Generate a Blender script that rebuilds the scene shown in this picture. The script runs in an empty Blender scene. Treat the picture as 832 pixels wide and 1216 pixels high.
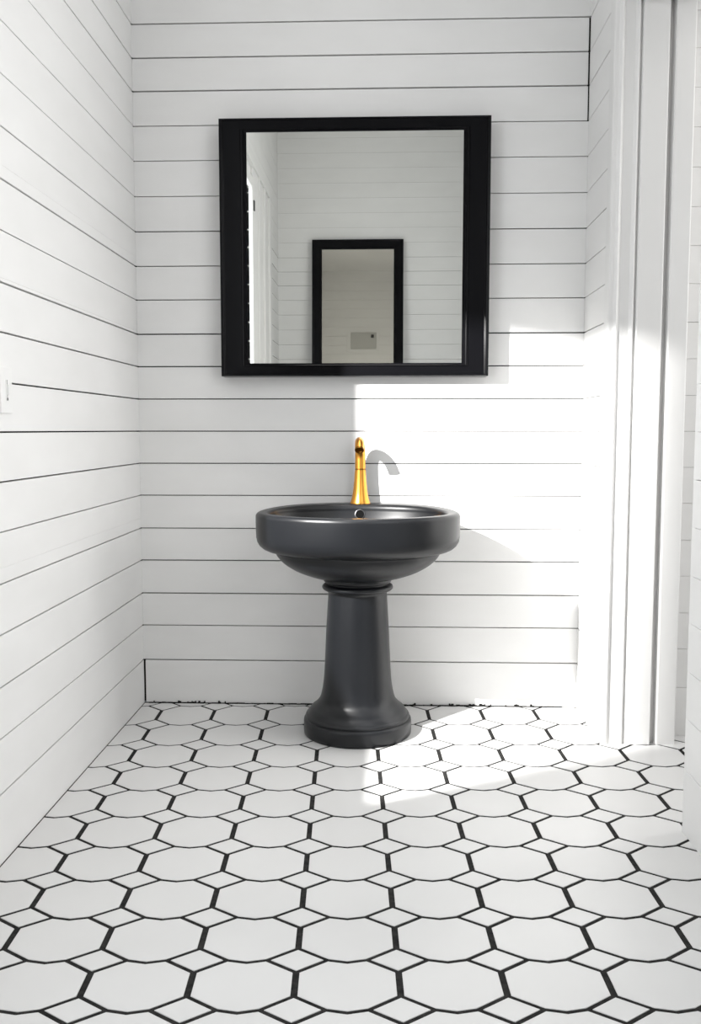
import bpy, bmesh, math, random
from mathutils import Vector, Matrix
random.seed(7)
PI = math.pi
scn = bpy.context.scene
COL = scn.collection

# ------------------------------------------------------------------ room dimensions (metres)
XL = -0.97            # left wall
YW = 3.64             # back wall
XR = 0.757            # short return wall right of the sink
XN = 0.817            # right wall nearer to the camera
YJ = 3.207            # front of the doorway jamb
YN = 2.50             # where the right wall ends at the doorway
YR = -1.34            # wall behind the camera
ZC = 3.95             # ceiling
BT = 0.018            # board thickness

# ------------------------------------------------------------------ materials
def mat(name, base, rough=0.5, metal=0.0, spec=0.5, coat=0.0, coat_rough=0.05):
    m = bpy.data.materials.new(name); m.use_nodes = True
    b = m.node_tree.nodes['Principled BSDF']
    b.inputs['Base Color'].default_value = (*base, 1)
    b.inputs['Roughness'].default_value = rough
    b.inputs['Metallic'].default_value = metal
    b.inputs['Specular IOR Level'].default_value = spec
    b.inputs['Coat Weight'].default_value = coat
    b.inputs['Coat Roughness'].default_value = coat_rough
    return m

def noisy(m, c0, c1, scale, stretch=(1, 1, 1), bump=0.0, detail=4, lo=0.35, hi=0.65, bdist=0.002):
    nt = m.node_tree; b = nt.nodes['Principled BSDF']
    tc = nt.nodes.new('ShaderNodeTexCoord'); mp = nt.nodes.new('ShaderNodeMapping')
    mp.inputs['Scale'].default_value = stretch
    n = nt.nodes.new('ShaderNodeTexNoise'); n.inputs['Scale'].default_value = scale; n.inputs['Detail'].default_value = detail
    r = nt.nodes.new('ShaderNodeValToRGB')
    r.color_ramp.elements[0].position = lo; r.color_ramp.elements[0].color = (*c0, 1)
    r.color_ramp.elements[1].position = hi; r.color_ramp.elements[1].color = (*c1, 1)
    L = nt.links.new
    L(tc.outputs['Object'], mp.inputs['Vector']); L(mp.outputs['Vector'], n.inputs['Vector'])
    L(n.outputs['Fac'], r.inputs['Fac']); L(r.outputs['Color'], b.inputs['Base Color'])
    if bump:
        bp = nt.nodes.new('ShaderNodeBump'); bp.inputs['Strength'].default_value = bump; bp.inputs['Distance'].default_value = bdist
        L(n.outputs['Fac'], bp.inputs['Height']); L(bp.outputs['Normal'], b.inputs['Normal'])
    return m

M = {}
M['paint'] = noisy(mat('white_board_paint', (.8, .8, .79), .5, spec=.35), (.84, .838, .83), (.87, .868, .861), 3.0, (1, 1, 2.5), .12, 6)
M['gap'] = mat('board_gap_dark', (.05, .047, .043), .9, spec=.1)
M['trim'] = noisy(mat('white_trim_paint', (.8, .8, .79), .38, spec=.4), (.80, .797, .79), (.83, .828, .82), 2.0, (1, 1, .3), .05, 4)
M['tile'] = noisy(mat('white_tile_glaze', (.70, .70, .69), .32, spec=.4), (.665, .664, .66), (.70, .699, .695), 2.2, (1, 1, 1), .06, 5)
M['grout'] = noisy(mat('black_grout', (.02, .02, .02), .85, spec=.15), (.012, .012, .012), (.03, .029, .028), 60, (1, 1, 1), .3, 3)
M['sink'] = noisy(mat('charcoal_sink_glaze', (.02, .021, .024), .36, spec=.42), (.0044, .0051, .0068), (.0058, .0066, .0084), 4, (1, 1, 1), 0, 3)
M['gold'] = mat('brushed_gold', (.74, .345, .065), .28, 1.0)
M['gold_dark'] = mat('dark_gold_inside', (.25, .12, .02), .35, 1.0)
M['black'] = mat('black_lacquer', (.004, .004, .005), .2, spec=.07, coat=.08, coat_rough=.06)
M['hole'] = mat('black_hole', (.003, .003, .003), .8, spec=.1)
M['steel'] = mat('dark_steel', (.16, .16, .165), .3, 1.0)
M['mirror'] = mat('silvered_glass', (.875, .885, .85), .0, 1.0)
M['mirror_warm'] = mat('old_silvered_glass', (.64, .615, .56), .012, 1.0)
M['plastic'] = mat('white_plastic', (.86, .86, .85), .35)
M['panel'] = mat('pale_grey_panel', (.55, .55, .53), .5)
M['mark'] = mat('dark_grey_slot', (.06, .06, .06), .6)

# ------------------------------------------------------------------ helpers
def link(name, bm, ms, parent=None, smooth=False, autos=None):
    me = bpy.data.meshes.new(name)
    bmesh.ops.recalc_face_normals(bm, faces=bm.faces)
    if smooth:
        for f in bm.faces: f.smooth = True
    if autos is not None:
        for e in bm.edges:
            if len(e.link_faces) == 2 and e.calc_face_angle(0) > math.radians(autos): e.smooth = False
    bm.to_mesh(me); bm.free()
    for m in (ms if isinstance(ms, (list, tuple)) else [ms]): me.materials.append(m)
    o = bpy.data.objects.new(name, me); COL.objects.link(o)
    if parent is not None: o.parent = parent
    return o

def box(bm, lo, hi, mi=0, bev=0.0):
    r = bmesh.ops.create_cube(bm, size=1)
    vs = r['verts']
    c = [(a + b) / 2 for a, b in zip(lo, hi)]; s = [b - a for a, b in zip(lo, hi)]
    for v in vs: v.co = Vector((c[0] + v.co.x * s[0], c[1] + v.co.y * s[1], c[2] + v.co.z * s[2]))
    fs = set(f for v in vs for f in v.link_faces)
    for f in fs: f.material_index = mi
    if bev > 0:
        es = list(set(e for v in vs for e in v.link_edges))
        q = bmesh.ops.bevel(bm, geom=es, offset=bev, segments=2, profile=.6, affect='EDGES')
        for f in q['faces']: f.material_index = mi
    return vs

def thing(name, label, cat, loc=(0, 0, 0), group=None):
    o = bpy.data.objects.new(name, None); COL.objects.link(o); o.location = loc
    o.empty_display_size = .1
    o['label'] = label; o['category'] = cat
    if group: o['group'] = group
    return o

def struct(o): o['kind'] = 'structure'; return o

def rings(bm, rs, n=128, cap0=True, cap1=True, mi=0):
    """rs: list of (a, b, cx, cy, z or function(angle)) ellipses bridged in order."""
    prev = None; first = None
    for (a, b, cx, cy, z) in rs:
        row = []
        for i in range(n):
            t = 2 * PI * i / n
            zz = z(t) if callable(z) else z
            row.append(bm.verts.new((cx + a * math.cos(t), cy + b * math.sin(t), zz)))
        if prev:
            for i in range(n):
                f = bm.faces.new((prev[i], prev[(i + 1) % n], row[(i + 1) % n], row[i])); f.material_index = mi
        else: first = row
        prev = row
    if cap0: bm.faces.new(list(reversed(first))).material_index = mi
    if cap1: bm.faces.new(prev).material_index = mi

def spline(pts, k=6):
    """Catmull-Rom through tuples."""
    out = []
    P = [pts[0]] + list(pts) + [pts[-1]]
    for i in range(1, len(P) - 2):
        p0, p1, p2, p3 = P[i - 1], P[i], P[i + 1], P[i + 2]
        for j in range(k):
            t = j / k
            out.append(tuple(.5 * (2 * b + (c - a) * t + (2 * a - 5 * b + 4 * c - d) * t * t + (3 * b - a - 3 * c + d) * t ** 3)
                             for a, b, c, d in zip(p0, p1, p2, p3)))
    out.append(tuple(pts[-1])); return out

def tube(bm, path, n=32, mi=0, cap=True):
    """path: list of (x, y, z, r)."""
    prev = None; rowsv = []
    up = Vector((1, 0, 0))
    for i, p in enumerate(path):
        a = Vector(path[max(i - 1, 0)][:3]); b = Vector(path[min(i + 1, len(path) - 1)][:3])
        d = (b - a).normalized(); u = (up - d * up.dot(d)).normalized(); w = d.cross(u)
        row = [bm.verts.new(Vector(p[:3]) + (u * math.cos(2 * PI * k / n) + w * math.sin(2 * PI * k / n)) * p[3]) for k in range(n)]
        if prev:
            for k in range(n): bm.faces.new((prev[k], prev[(k + 1) % n], row[(k + 1) % n], row[k])).material_index = mi
        rowsv.append(row); prev = row
    if cap:
        bm.faces.new(list(reversed(rowsv[0]))).material_index = mi; bm.faces.new(rowsv[-1]).material_index = mi

# ------------------------------------------------------------------ shiplap boards
GR = [.1774, .3186, .4486, .5812, .7096, .8405, .9673, 1.0934, 1.2187, 1.3450, 1.4702, 1.6015, 1.7300, 1.8615,
      1.9935, 2.1265, 2.2565, 2.3850, 2.5070, 2.6315]
while GR[-1] < ZC - .2: GR.append(GR[-1] + .1295)
GW = [.0045, .0040, .0046, .0040, .0042, .0036, .0042, .0040, .0046, .0044, .0046, .0034, .0042, .0038, .0032, .0030, .0030, .0050, .0052, .0046]
while len(GW) < len(GR): GW.append(.0014)

def shiplap(name, axis, pos, inward, u0, u1, z0=0.0, z1=ZC, openings=(), gaps=None, gscale=1.0, seed=1, short0=None, short1=None, ends=-.0010, ext=(.03, .03)):
    """axis 'x': wall runs along X at Y=pos; axis 'y': runs along Y at X=pos. inward: sign of the room side."""
    rnd = random.Random(seed)
    bm = bmesh.new()
    edges = [z0] + [g for g in GR if z0 + .03 < g < z1 - .03] + [z1]
    wid = {g: w for g, w in zip(GR, GW)}
    def put(a, b, za, zb, d0, d1, mi, bev):
        lo_n, hi_n = sorted((pos - inward * d0, pos - inward * d1))
        if axis == 'x': box(bm, (a, lo_n, za), (b, hi_n, zb), mi, bev)
        else: box(bm, (lo_n, a, za), (hi_n, b, zb), mi, bev)
    def cut(a, b, za, zb):
        """split a rectangle by the openings"""
        rects = [(a, b, za, zb)]
        for (oa, ob, oz0, oz1) in openings:
            nr = []
            for (p, q, r, s) in rects:
                if q <= oa or p >= ob or s <= oz0 or r >= oz1: nr.append((p, q, r, s)); continue
                if r < oz0: nr.append((p, q, r, oz0))
                if s > oz1: nr.append((p, q, oz1, s))
                rr, ss = max(r, oz0), min(s, oz1)
                if p < oa: nr.append((p, oa, rr, ss))
                if q > ob: nr.append((ob, q, rr, ss))
            rects = nr
        return [k for k in rects if k[1] - k[0] > .004 and k[3] - k[2] > .004]
    for i in range(len(edges) - 1):
        a, b = u0 + ends, u1 - ends
        ga = wid.get(edges[i], 0) * gscale * rnd.uniform(.8, 1.15) / 2; gb = wid.get(edges[i + 1], 0) * gscale * rnd.uniform(.8, 1.15) / 2
        if short0 and i in short0: a = u0 + short0[i]
        if short1 and i in short1: b = u1 - short1[i]
        za, zb = edges[i] + ga, edges[i + 1] - gb
        pr = rnd.uniform(0, .0008)
        for (p, q, r, s) in cut(a, b, za, zb): put(p, q, r, s, pr, BT, 0, .0011)
    for (p, q, r, s) in cut(u0 - ext[0], u1 + ext[1], z0, z1): put(p, q, r, s, BT, BT + .012, 1, 0)
    return struct(link(name, bm, [M['paint'], M['gap']]))

# openings in the left wall: (y0, y1, z0, z1)
TALL = (.44, 1.80, .75, 2.80)            # tall garden window, seen only in the mirror
SLIT = (2.1205, 2.325, 1.482, 1.765)        # added opening just outside the frame, sized to shape the sun patch
shiplap('wall_back', 'x', YW, -1, XL, XR, short0={0: .006}, short1={17: .004, 18: .005, 19: .005}, seed=3)
shiplap('wall_left', 'y', XL, 1, YR, YW, openings=(TALL, SLIT), seed=5)
shiplap('wall_return', 'y', XR, -1, YJ + .07, YW, gscale=.8, seed=8, ext=(0, .03))
FILL_WIN = (0, 2.2, 1.2, 2.75)  # added opening in the unseen right wall, put in for fill light
shiplap('wall_right', 'y', XN, -1, YR, YN, openings=(FILL_WIN,), gscale=.35, seed=9, ext=(.03, -.002))
shiplap('wall_rear', 'x', YR, 1, XL, XN, gscale=.4, seed=11)

# ends of the right wall, lintel over the doorway, jamb mouldings
bm = bmesh.new()
box(bm, (XN + .001, YN - .02, 0), (XN + .12, YN, ZC), 0, .003)
struct(link('trim_1', bm, M['trim']))

def prism(bm, poly, z0, z1, mi=0):
    lo = [bm.verts.new((x, y, z0)) for x, y in poly]; hi = [bm.verts.new((x, y, z1)) for x, y in poly]
    n = len(poly)
    for i in range(n): bm.faces.new((lo[i], lo[(i + 1) % n], hi[(i + 1) % n], hi[i])).material_index = mi
    bm.faces.new(list(reversed(lo))).material_index = mi; bm.faces.new(hi).material_index = mi

ZD = 2.497
bm = bmesh.new()
# plan profile of the doorway jamb, from the return wall round to the passage
prof = [(XR - .004, YJ + .07), (XR - .008, YJ + .066), (XR - .008, YJ + .016), (XR - .004, YJ + .010), (XR + .006, YJ + .008),
        (XR + .010, YJ + .002), (XR + .016, YJ - .002), (XR + .022, YJ + .002), (XR + .026, YJ + .007), (XR + .058, YJ + .005), (XR + .064, YJ + .002), (XR + .069, YJ - .002),
        (XR + .073, YJ + .000), (XR + .075, YJ + .010), (XR + .081, YJ + .012), (XR + .083, YJ + .001), (XR + .087, YJ - .002),
        (XR + .166, YJ - .002), (XR + .169, YJ + .000), (XR + .170, YJ + .030), (XR + .188, YJ + .032), (XR + .190, YJ + .004), (XR + .194, YJ - .000),
        (XR + .252, YJ + .000), (XR + .256, YJ + .004), (XR + .257, YJ + .09), (XR - .004, YJ + .09)]
prism(bm, prof, 0, ZC)
struct(link('door_frame_right', bm, M['trim']))
bpy.data.objects['door_frame_right'].name = 'trim_2'
bm = bmesh.new()
box(bm, (XN + .002, YN, ZD), (XN + .30, YJ - .012, ZC), 0, .003)
box(bm, (XN - .016, YN - .06, ZD - .0), (XN + .001, YJ - .012, ZD + .09), 0, .004)
struct(link('trim_3', bm, M['trim']))

# passage beyond the doorway
shiplap('wall_passage', 'x', YJ + .10, -1, XR + .256, 2.1, z1=2.75, gscale=.3, seed=21, ext=(0, .03))
bm = bmesh.new(); box(bm, (2.1, 1.6, 0), (2.13, YJ + .1, 2.75)); box(bm, (XN + .13, 1.57, 0), (2.1, 1.6, 2.75)); struct(link('wall_passage_side', bm, M['trim']))
bm = bmesh.new(); box(bm, (XN + .31, 1.6, 2.75), (2.1, YJ + .1, 2.78)); struct(link('ceiling_passage', bm, M['trim']))
bm = bmesh.new(); box(bm, (XL - .03, YR - .03, ZC), (XN + .12, YW + .03, ZC + .03)); struct(link('ceiling', bm, M['trim']))

# ------------------------------------------------------------------ tiled floor
TH = math.atan(42 / 1103) * 1.0 + .003
ROWS = [3.5117, 3.2800, 3.0640, 2.8600, 2.6660, 2.4690, 2.2810, 2.1020, 1.9280, 1.7600]
while ROWS[0] < 4.1: ROWS.insert(0, ROWS[0] + .24)
while ROWS[-1] > -.4: ROWS.append(ROWS[-1] - .166)
PX = .2085; OX = .1035
ca, sa = math.cos(TH), math.sin(TH)
def tile_world(u, v): return (u * ca - v * sa, u * sa + v * ca)

def inset(poly, ds):
    """move every edge of a convex CCW polygon inward by its own distance."""
    n = len(poly); ls = []
    for i in range(n):
        a = Vector(poly[i]); b = Vector(poly[(i + 1) % n]); d = (b - a).normalized(); nrm = Vector((-d.y, d.x))
        ls.append((a + nrm * ds[i], d))
    out = []
    for i in range(n):
        p, d = ls[i - 1]; q, e = ls[i]
        den = d.x * e.y - d.y * e.x
        if abs(den) < 1e-6: out.append(tuple(q)); continue
        t = ((q.x - p.x) * e.y - (q.y - p.y) * e.x) / den
        out.append(tuple(p + d * t))
    return out

def inside(x, y): return XL + .001 <= x <= 2.08 and -1.33 <= y <= YW - .001

def clip(poly, axis, val, keep_less):
    out = []
    n = len(poly)
    for i in range(n):
        a = poly[i]; b = poly[(i + 1) % n]
        ia = (a[axis] <= val) == keep_less; ib = (b[axis] <= val) == keep_less
        if ia: out.append(a)
        if ia != ib:
            t = (val - a[axis]) / (b[axis] - a[axis]); out.append((a[0] + (b[0] - a[0]) * t, a[1] + (b[1] - a[1]) * t))
    return out

bm = bmesh.new()
def tile(poly):
    w = [tile_world(*p) for p in poly]
    w = clip(w, 0, XL + .002, False); 
    if len(w) > 2: w = clip(w, 1, YW - .004, True)
    if len(w) > 2: w = clip(w, 0, 2.08, True)
    if len(w) > 2: w = clip(w, 1, YR + .01, False)
    if len(w) < 3: return
    cx = sum(p[0] for p in w) / len(w); cy = sum(p[1] for p in w) / len(w)
    top = [bm.verts.new((cx + (x - cx) * .992, cy + (y - cy) * .992, 0)) for x, y in w]
    mid = [bm.verts.new((x, y, -.0006)) for x, y in w]
    bot = [bm.verts.new((x, y, -.004)) for x, y in w]
    n = len(w)
    for i in range(n):
        j = (i + 1) % n
        bm.faces.new((mid[i], mid[j], top[j], top[i])); bm.faces.new((bot[i], bot[j], mid[j], mid[i]))
    bm.faces.new(top)
GV, GH, GS = .0070, .0050, .0050
for r in range(1, len(ROWS) - 1):
    yc = ROWS[r]; ph = (ROWS[r - 1] - yc); pl = (yc - ROWS[r + 1])
    yt = yc + ph / 2; yb = yc - pl / 2
    hu, hd = .26 * ph, .26 * pl          # half heights of the diamonds above and below
    for c in range(-8, 13):
        x0 = OX + PX * c; x1 = x0 + PX; hw = .303 * PX; xm = (x0 + x1) / 2
        sag = .009
        P = [(x0, yb + hd), (x0 + hw, yb), (xm, yb - sag), (x1 - hw, yb), (x1, yb + hd), (x1, yt - hu), (x1 - hw, yt), (xm, yt - sag), (x0 + hw, yt), (x0, yt - hu)]
        D = [GS, GH, GH, GS, GV, GS, GH, GH, GS, GV]
        # upper edge is slightly concave, so inset by hand
        q = inset(P, D)
        tile(q)
        # diamond under the left corner
        Dm = [(x0, yb - hd), (x0 + hw, yb), (x0, yb + hd), (x0 - hw, yb)]
        tile(inset(Dm, [GS] * 4))
for f in bm.faces: f.material_index = 0
g = box(bm, (XL - .02, YR - .02, -.03), (2.1, YW + .02, -.0016), 1)
struct(link('floor', bm, [M['tile'], M['grout']]))

# dark ragged caulk line where the back wall meets the floor
bm = bmesh.new()
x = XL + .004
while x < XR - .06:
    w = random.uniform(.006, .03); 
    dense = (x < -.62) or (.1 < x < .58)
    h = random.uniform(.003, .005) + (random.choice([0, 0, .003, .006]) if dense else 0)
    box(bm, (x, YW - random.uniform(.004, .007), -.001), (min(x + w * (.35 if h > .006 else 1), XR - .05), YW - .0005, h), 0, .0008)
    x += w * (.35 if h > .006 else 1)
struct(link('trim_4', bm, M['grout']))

# ------------------------------------------------------------------ pedestal sink
CX = -.100
sink = thing('pedestal_sink', 'dark charcoal round pedestal sink standing on the tiled floor under the mirror', 'sink', (CX, 3.32, 0))
def place(o, parent):
    o.parent = parent; o.matrix_parent_inverse = Matrix.Translation(-Vector(parent.location)); return o

# pedestal: (radius, z)
pp = [(.190, .000), (.1945, .004), (.1955, .015), (.1955, .046), (.1945, .054), (.190, .0585), (.187, .0595), (.1865, .0615), (.1885, .0635), (.1885, .0675), (.186, .0725), (.1825, .0755),
      (.1805, .0765), (.1800, .0785)]
flare = spline([(.1800, .0785), (.1700, .0925), (.1520, .108), (.1370, .128), (.1285, .158), (.1225, .200), (.1185, .262), (.1130, .385), (.1060, .505), (.1052, .512)], 7)
cap_ = [(.1052, .514), (.1075, .518), (.1085, .5225), (.1115, .5245)]
tor = [(.1115 + .0165 * math.sin(t), .5365 - .012 * math.cos(t)) for t in [i * PI / 10 for i in range(11)]]
top = [(.1130, .5495), (.1125, .5520), (.1175, .5545), (.1215, .5580), (.1225, .563), (.1210, .570)]
bm = bmesh.new()
rings(bm, [(r, r, CX, 3.312, z) for r, z in pp + flare + cap_ + tor + top], 128)
place(link('pedestal', bm, M['sink'], None, True, 50), sink)

# basin: outside from the collar up, over the rim and down inside
def E(a, z, cy=3.327, ratio=None):
    b = a * (.300 / .3657) if ratio is None else a * ratio
    return (a, b, CX, cy, z)
outer = spline([(.105, .566), (.145, .5715), (.185, .582), (.225, .597), (.262, .6185), (.286, .641), (.297, .658)], 5)
rs = []
for a, z in outer:
    t = (a - .105) / .19
    b = a + (a * (.300 / .3657) - a) * min(1, max(0, t)); rs.append((a, b, CX, 3.312 + .015 * min(1, max(0, t)), z))
for a, z in [(.2985, .6600), (.2980, .6625), (.3010, .6645), (.3120, .6655), (.3270, .6690), (.3420, .6760), (.3540, .6865), (.3620, .7000), (.3655, .7160)]: rs.append(E(a, z))
for a, z in [(.3665, .745), (.3670, .772)]: rs.append(E(a, z))
LIFT = .010
def dz(k, z):
    def f(t):
        s = max(0.0, math.sin(t)); s = s * s * (3 - 2 * s)
        return z + LIFT * s * k
    return f
for k in range(9):   # outer rim rounding
    t = k / 8 * PI / 2
    a = .3670 - .016 + .016 * math.cos(t); z = .790 + .016 * math.sin(t)
    b = a * (.300 / .3657); rs.append((a, b, CX, 3.327, dz(1, z)))
# across the rim to the inner edge (inner ellipse is shifted forwards, leaving a deck for the tap)
IN = (.330, .232, 3.302)
for s in (.25, .5, .75, 1.0):
    a0, b0, c0 = .351, .288, 3.327
    rs.append((a0 + (IN[0] - a0) * s, b0 + (IN[1] - b0) * s, CX, c0 + (IN[2] - c0) * s, dz(1, .8062 - .0006 * s)))
for k in range(1, 8):
    t = k / 7 * PI / 2
    rs.append((IN[0] - .011 * math.sin(t), IN[1] - .011 * math.sin(t), CX, IN[2], dz(1 - k / 9, .8056 - .011 * (1 - math.cos(t)))))
inn = spline([(1.0, .792), (.975, .765), (.93, .73), (.84, .695), (.66, .668), (.42, .654), (.2, .649), (.07, .647)], 5)
for s, z in inn: rs.append(((IN[0] - .011) * s, (IN[1] - .011) * s + .0 * s, CX, IN[2], z))
bm = bmesh.new(); rings(bm, rs, 144, True, True)
basin = place(link('basin', bm, M['sink'], None, True, 60), sink)

def inner_b(z):
    pts = sorted([(zz, s) for s, zz in inn])
    for (z0, s0), (z1, s1) in zip(pts, pts[1:]):
        if z0 <= z <= z1: return (IN[1] - .011) * (s0 + (s1 - s0) * (z - z0) / (z1 - z0))
    return IN[1] - .011
# overflow hole on the inner back wall
zh = .778; yh = IN[2] + inner_b(zh); sl = (inner_b(zh + .008) - inner_b(zh - .008)) / .016
nv = Vector((0, -1, sl)).normalized()
rot = nv.to_track_quat('Z', 'Y').to_matrix().to_4x4()
bm = bmesh.new(); rings(bm, [(.0195, .0195, 0, 0, .0), (.0195, .0195, 0, 0, .0020), (.018, .018, 0, 0, .0030), (.0165, .0165, 0, 0, .0030), (.0155, .0155, 0, 0, .0010), (.0155, .0155, 0, 0, .0006)], 48)
bm.transform(Matrix.Translation((CX + .002, yh, zh)) @ rot)
ov = place(link('overflow_ring', bm, M['steel'], None, True, 50), sink); ov['label'] = 'steel ring round the overflow hole'
bm = bmesh.new(); rings(bm, [(.0155, .0155, 0, 0, .0008), (.0155, .0155, 0, 0, .0014)], 48)
bm.transform(Matrix.Translation((CX + .002, yh, zh)) @ rot)
h = link('overflow_hole', bm, M['hole'], ov)
bm = bmesh.new(); rings(bm, [(.034, .034, CX, IN[2], .646), (.034, .034, CX, IN[2], .650), (.030, .030, CX, IN[2], .652), (.024, .024, CX, IN[2], .651), (.023, .023, CX, IN[2], .648)], 48)
place(link('drain', bm, M['steel'], None, True, 50), sink)

# ------------------------------------------------------------------ faucet
FY = 3.578; FZ = .8150
fau = thing('faucet', 'gold single-hole faucet with a flared body on the back rim of the dark sink', 'faucet', (CX + .002, FY, FZ))
bp = [(.0385, -.001), (.0390, .003), (.0375, .007)] + spline([(.0365, .009), (.0330, .022), (.0295, .040), (.0262, .066), (.0235, .095), (.0218, .124), (.0215, .130)], 6)
bm = bmesh.new(); rings(bm, [(r, r, 0, 0, z) for r, z in bp], 64)
link('body', bm, M['gold'], fau, True, 50)
bm = bmesh.new(); rings(bm, [(r, r, 0, 0, z) for r, z in [(.0195, .1295), (.0195, .1315), (.0216, .1318), (.0216, .1335), (.0195, .1338), (.0195, .136)]], 64)
link('collar_ring', bm, M['gold_dark'], fau, True, 40)
path = spline([(0, 0, .1355, .0208), (0, 0, .160, .0204), (0, -.001, .185, .0200), (0, -.010, .210, .0194), (0, -.030, .231, .0186), (0, -.062, .2390, .0180), (0, -.093, .2320, .0175), (0, -.112, .212, .0172)], 6)
bm = bmesh.new(); tube(bm, path, 40)
sp = link('spout', bm, M['gold'], fau, True, 50)
e1 = Vector(path[-1][:3]); e0 = Vector(path[-2][:3]); dd = (e1 - e0).normalized()
bm = bmesh.new(); rings(bm, [(.0172, .0172, 0, 0, -.001), (.0176, .0176, 0, 0, .002), (.0176, .0176, 0, 0, .006), (.0155, .0155, 0, 0, .0075), (.0125, .0125, 0, 0, .0070), (.0120, .0120, 0, 0, .003)], 48)
bm.transform(Matrix.Translation(e1) @ dd.to_track_quat('Z', 'X').to_matrix().to_4x4())
link('aerator', bm, M['gold_dark'], sp, True, 50)
bm = bmesh.new(); tube(bm, spline([(0, .010, .146, .0085), (0, .022, .156, .0080), (0, .036, .165, .0075), (0, .050, .172, .0070), (0, .054, .174, .0040)], 4), 20)
link('lever', bm, M['gold'], fau, True, 60)

# ------------------------------------------------------------------ mirrors
def framed_mirror(name, label, xl, xr, zb, zt, wl, wr, wb, wt, depth, loc, facing, glass, prof):
    """built in its own frame: x across, z up, front towards -y, back at y=0."""
    t = thing(name, label, 'mirror', loc)
    bm = bmesh.new(); prev = None; first = None
    for u, v in prof:
        y = -depth * v
        row = [bm.verts.new(p) for p in ((xl + wl * u, y, zb + wb * u), (xr - wr * u, y, zb + wb * u), (xr - wr * u, y, zt - wt * u), (xl + wl * u, y, zt - wt * u))]
        if prev:
            for i in range(4): bm.faces.new((prev[i], prev[(i + 1) % 4], row[(i + 1) % 4], row[i]))
        else: first = row
        prev = row
    for i in range(4): bm.faces.new((prev[i], prev[(i + 1) % 4], first[(i + 1) % 4], first[i]))
    fr = link('frame', bm, M['black'], t, True, 12)
    gv = prof[-2][1] - .008
    bm = bmesh.new(); box(bm, (xl + wl * .97, -depth * gv, zb + wb * .97), (xr - wr * .97, -depth * gv + .004, zt - wt * .97))
    link('mirror_glass', bm, glass, t)
    t.rotation_euler.z = facing
    return t
MP = [(0, 0), (0, .93), (.004, .97), (.02, .995), (.05, 1.0), (.11, 1.0), (.135, .985), (.15, .955), (.17, .945), (.72, .905), (.76, .905), (.775, .93), (.80, .945), (.84, .945), (.865, .93), (.88, .90), (.94, .885), (1.0, .88), (1.0, .84)]
framed_mirror('wall_mirror', 'large mirror in a glossy black frame hanging on the white board wall above the sink', -.627, .385, 1.302, 2.253, .103, .1005, .0490, .0490, .09, (0, YW, 0), 0, M['mirror'], MP)
RP = [(0, 0), (0, .95), (.03, 1.0), (.12, 1.0), (.18, .95), (.80, .92), (.86, .97), (.92, .97), (1.0, .85), (1.0, .7)]
rm = framed_mirror('wall_mirror', 'narrow black framed mirror on the opposite wall, seen reflected in the large mirror', -.150, .660, -1.5, 0, .085, .088, .09, .088, .05, (0, YR + .006, 2.776), PI, M['mirror_warm'], RP)
rm.rotation_euler.x = -math.radians(3.5)

# ------------------------------------------------------------------ light switch at the left edge
sw = thing('light_switch', 'white light switch plate on the left board wall at the edge of the photo', 'switch', (XL, 2.347, 1.1995))
bm = bmesh.new(); box(bm, (-.001, -.036, -.0585), (.006, .036, .0585), 0, .0025); link('plate', bm, M['plastic'], sw)
bm = bmesh.new(); box(bm, (.0055, -.0065, -.026), (.0075, .0065, .026), 0, .0006); tg = link('toggle_slot', bm, M['plastic'], sw)
bm = bmesh.new(); box(bm, (.0070, -.0012, -.026), (.0078, .0008, .026), 0, .0002); box(bm, (.0070, -.003, -.026), (.0080, .004, -.019), 0, .0004); link('slot_edge', bm, M['mark'], tg)
bm = bmesh.new(); box(bm, (.006, -.004, -.012), (.013, .004, .014), 0, .0012); link('toggle', bm, M['plastic'], sw)

# ------------------------------------------------------------------ white panel high on the back wall, seen only in the second reflection
vp = thing('wall_panel', 'pale wall panel with a small dark knob, seen deep in the reflected narrow mirror', 'panel', (-.33, YW, 2.95))
bm = bmesh.new(); box(bm, (-.225, -.012, -.16), (.225, .001, .16), 0, .004); link('surround', bm, M['plastic'], vp)
bm = bmesh.new(); box(bm, (-.17, -.03, -.115), (.19, -.010, .12), 0, .006); cv = link('cover', bm, M['panel'], vp)
bm = bmesh.new(); box(bm, (.115, -.045, .04), (.155, -.028, .085), 0, .004); link('knob', bm, M['mark'], cv)

# ------------------------------------------------------------------ window frames outside the view; the right one is added for fill
def window_frame(name, x, op, w, d, bars=(), inward=1):
    y0, y1, z0, z1 = op
    bm = bmesh.new()
    xa, xb = sorted((x - inward * (BT + .02), x + inward * d))
    box(bm, (xa, y0 - w, z0 - w), (xb, y0, z1 + w), 0, .003); box(bm, (xa, y1, z0 - w), (xb, y1 + w, z1 + w), 0, .003)
    box(bm, (xa, y0, z1), (xb, y1, z1 + w), 0, .003); box(bm, (xa, y0, z0 - w), (xb, y1, z0), 0, .003)
    return struct(link(name, bm, M['trim']))
w1 = window_frame('window_1', XL, TALL, .07, .026)
# broad stepped casing beside and over the tall window, seen in the mirror
bm = bmesh.new()
for a, b, d in ((-.64, -.52, .030), (-.52, -.30, .016), (-.30, -.22, .028), (-.22, .02, .014), (.02, .10, .026), (.10, .36, .018)):
    box(bm, (XL - .003, a, 0), (XL + d, b - .0005, 2.96), 0, .004)
for a, b, d in ((2.96, 3.045, .030),): box(bm, (XL - .003, -.64, a + .0005), (XL + d, 2.10, b), 0, .004)
struct(link('trim_5', bm, M['trim']))
bm = bmesh.new(); box(bm, (XL + .018, .365, 2.65), (XL + .034, .40, 2.72), 0, .002); struct(link('trim_6', bm, M['mark']))
window_frame('fill_window', XN, FILL_WIN, .08, .02, inward=-1)  # frame of the added fill opening

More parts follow.
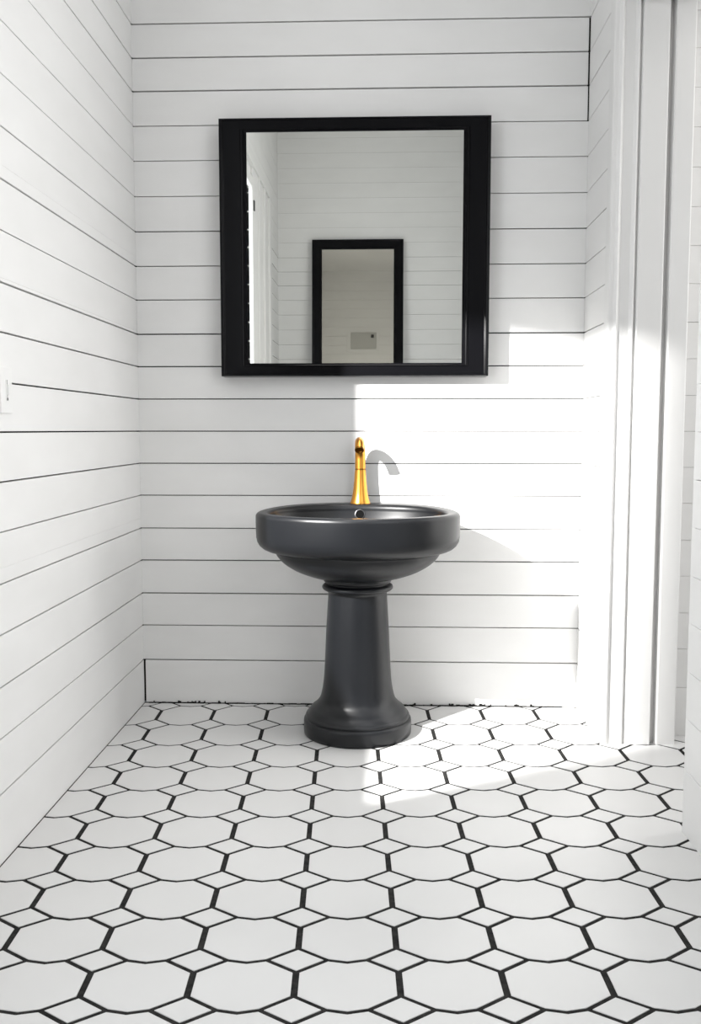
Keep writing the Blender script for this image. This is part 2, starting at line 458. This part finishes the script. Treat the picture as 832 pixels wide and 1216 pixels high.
# ------------------------------------------------------------------ light
def area(name, loc, rot, sx, sy, power, color=(1, 1, 1)):
    l = bpy.data.lights.new(name, 'AREA'); l.shape = 'RECTANGLE'; l.size = sx; l.size_y = sy; l.energy = power; l.color = color
    o = bpy.data.objects.new(name, l); COL.objects.link(o); o.location = loc; o.rotation_euler = rot; return o
area('daylight_window_left', (XL - .032, (TALL[0] + TALL[1]) / 2, (TALL[2] + TALL[3]) / 2), (0, -PI / 2, 0), TALL[3] - TALL[2], TALL[1] - TALL[0]  , 24, (.97, .985, 1))
area('fill_right', (XN + .05, (FILL_WIN[0] + FILL_WIN[1]) / 2, (FILL_WIN[2] + FILL_WIN[3]) / 2), (0, PI / 2, 0), FILL_WIN[3] - FILL_WIN[2], FILL_WIN[1] - FILL_WIN[0]  , 28.5, (1, .985, .965))  # fill panel set in the added right opening
dl = area('floor_fill', (-.1, 2.7, ZC - .02), (0, 0, 0), 1.0, 1.0, 6, (1, .985, .96)); dl.data.spread = math.radians(62)  # added narrow-spread overhead fill, evens out the floor brightness
area('passage_fill', (1.5, 2.5, 2.72), (0, 0, 0), .4, .4, 3, (1, .97, .93))  # added overhead fill for the passage, no fixture modelled
area('doorway_fill', (2.06, 3.02, 1.45), (0, PI / 2, 0), 2.2, .28, 14, (1, .99, .98))  # added fill in the closed passage, brightens the left wall through the doorway
S = Vector((-1.17, 2.025, 1.80))  # spot added close behind the slit, stands in for the sun
l = bpy.data.lights.new('sun_patch_spot', 'SPOT'); l.energy = 840; l.shadow_soft_size = .006; l.spot_size = math.radians(110); l.spot_blend = .05; l.color = (1, .985, .96)
o = bpy.data.objects.new('sun_patch_spot', l); COL.objects.link(o); o.location = S
o.rotation_euler = (Vector((XL, 2.225, 1.64)) - S).to_track_quat('-Z', 'Y').to_euler()

w = bpy.data.worlds.new('World'); scn.world = w; w.use_nodes = True
w.node_tree.nodes['Background'].inputs['Color'].default_value = (.85, .92, 1, 1); w.node_tree.nodes['Background'].inputs['Strength'].default_value = 1.0

# ------------------------------------------------------------------ camera
cam = bpy.data.cameras.new('camera'); co = bpy.data.objects.new('camera', cam); COL.objects.link(co)
cam.sensor_fit = 'VERTICAL'; cam.sensor_height = 36; cam.sensor_width = 24.63; cam.lens = 36 * 1103 / 1216
p = math.atan(98 / 1103); yaw = math.atan(42 / 1103 * math.cos(p))
co.location = (0, 0, 1.1); co.rotation_euler = (PI / 2 - p, 0, yaw)
cam.clip_start = .02
scn.camera = co
scn.cycles.caustics_reflective = False
vs = scn.view_settings
vs.view_transform = 'Standard'; vs.look = 'None'; vs.gamma = 1; vs.use_curve_mapping = False; vs.exposure = -0.29
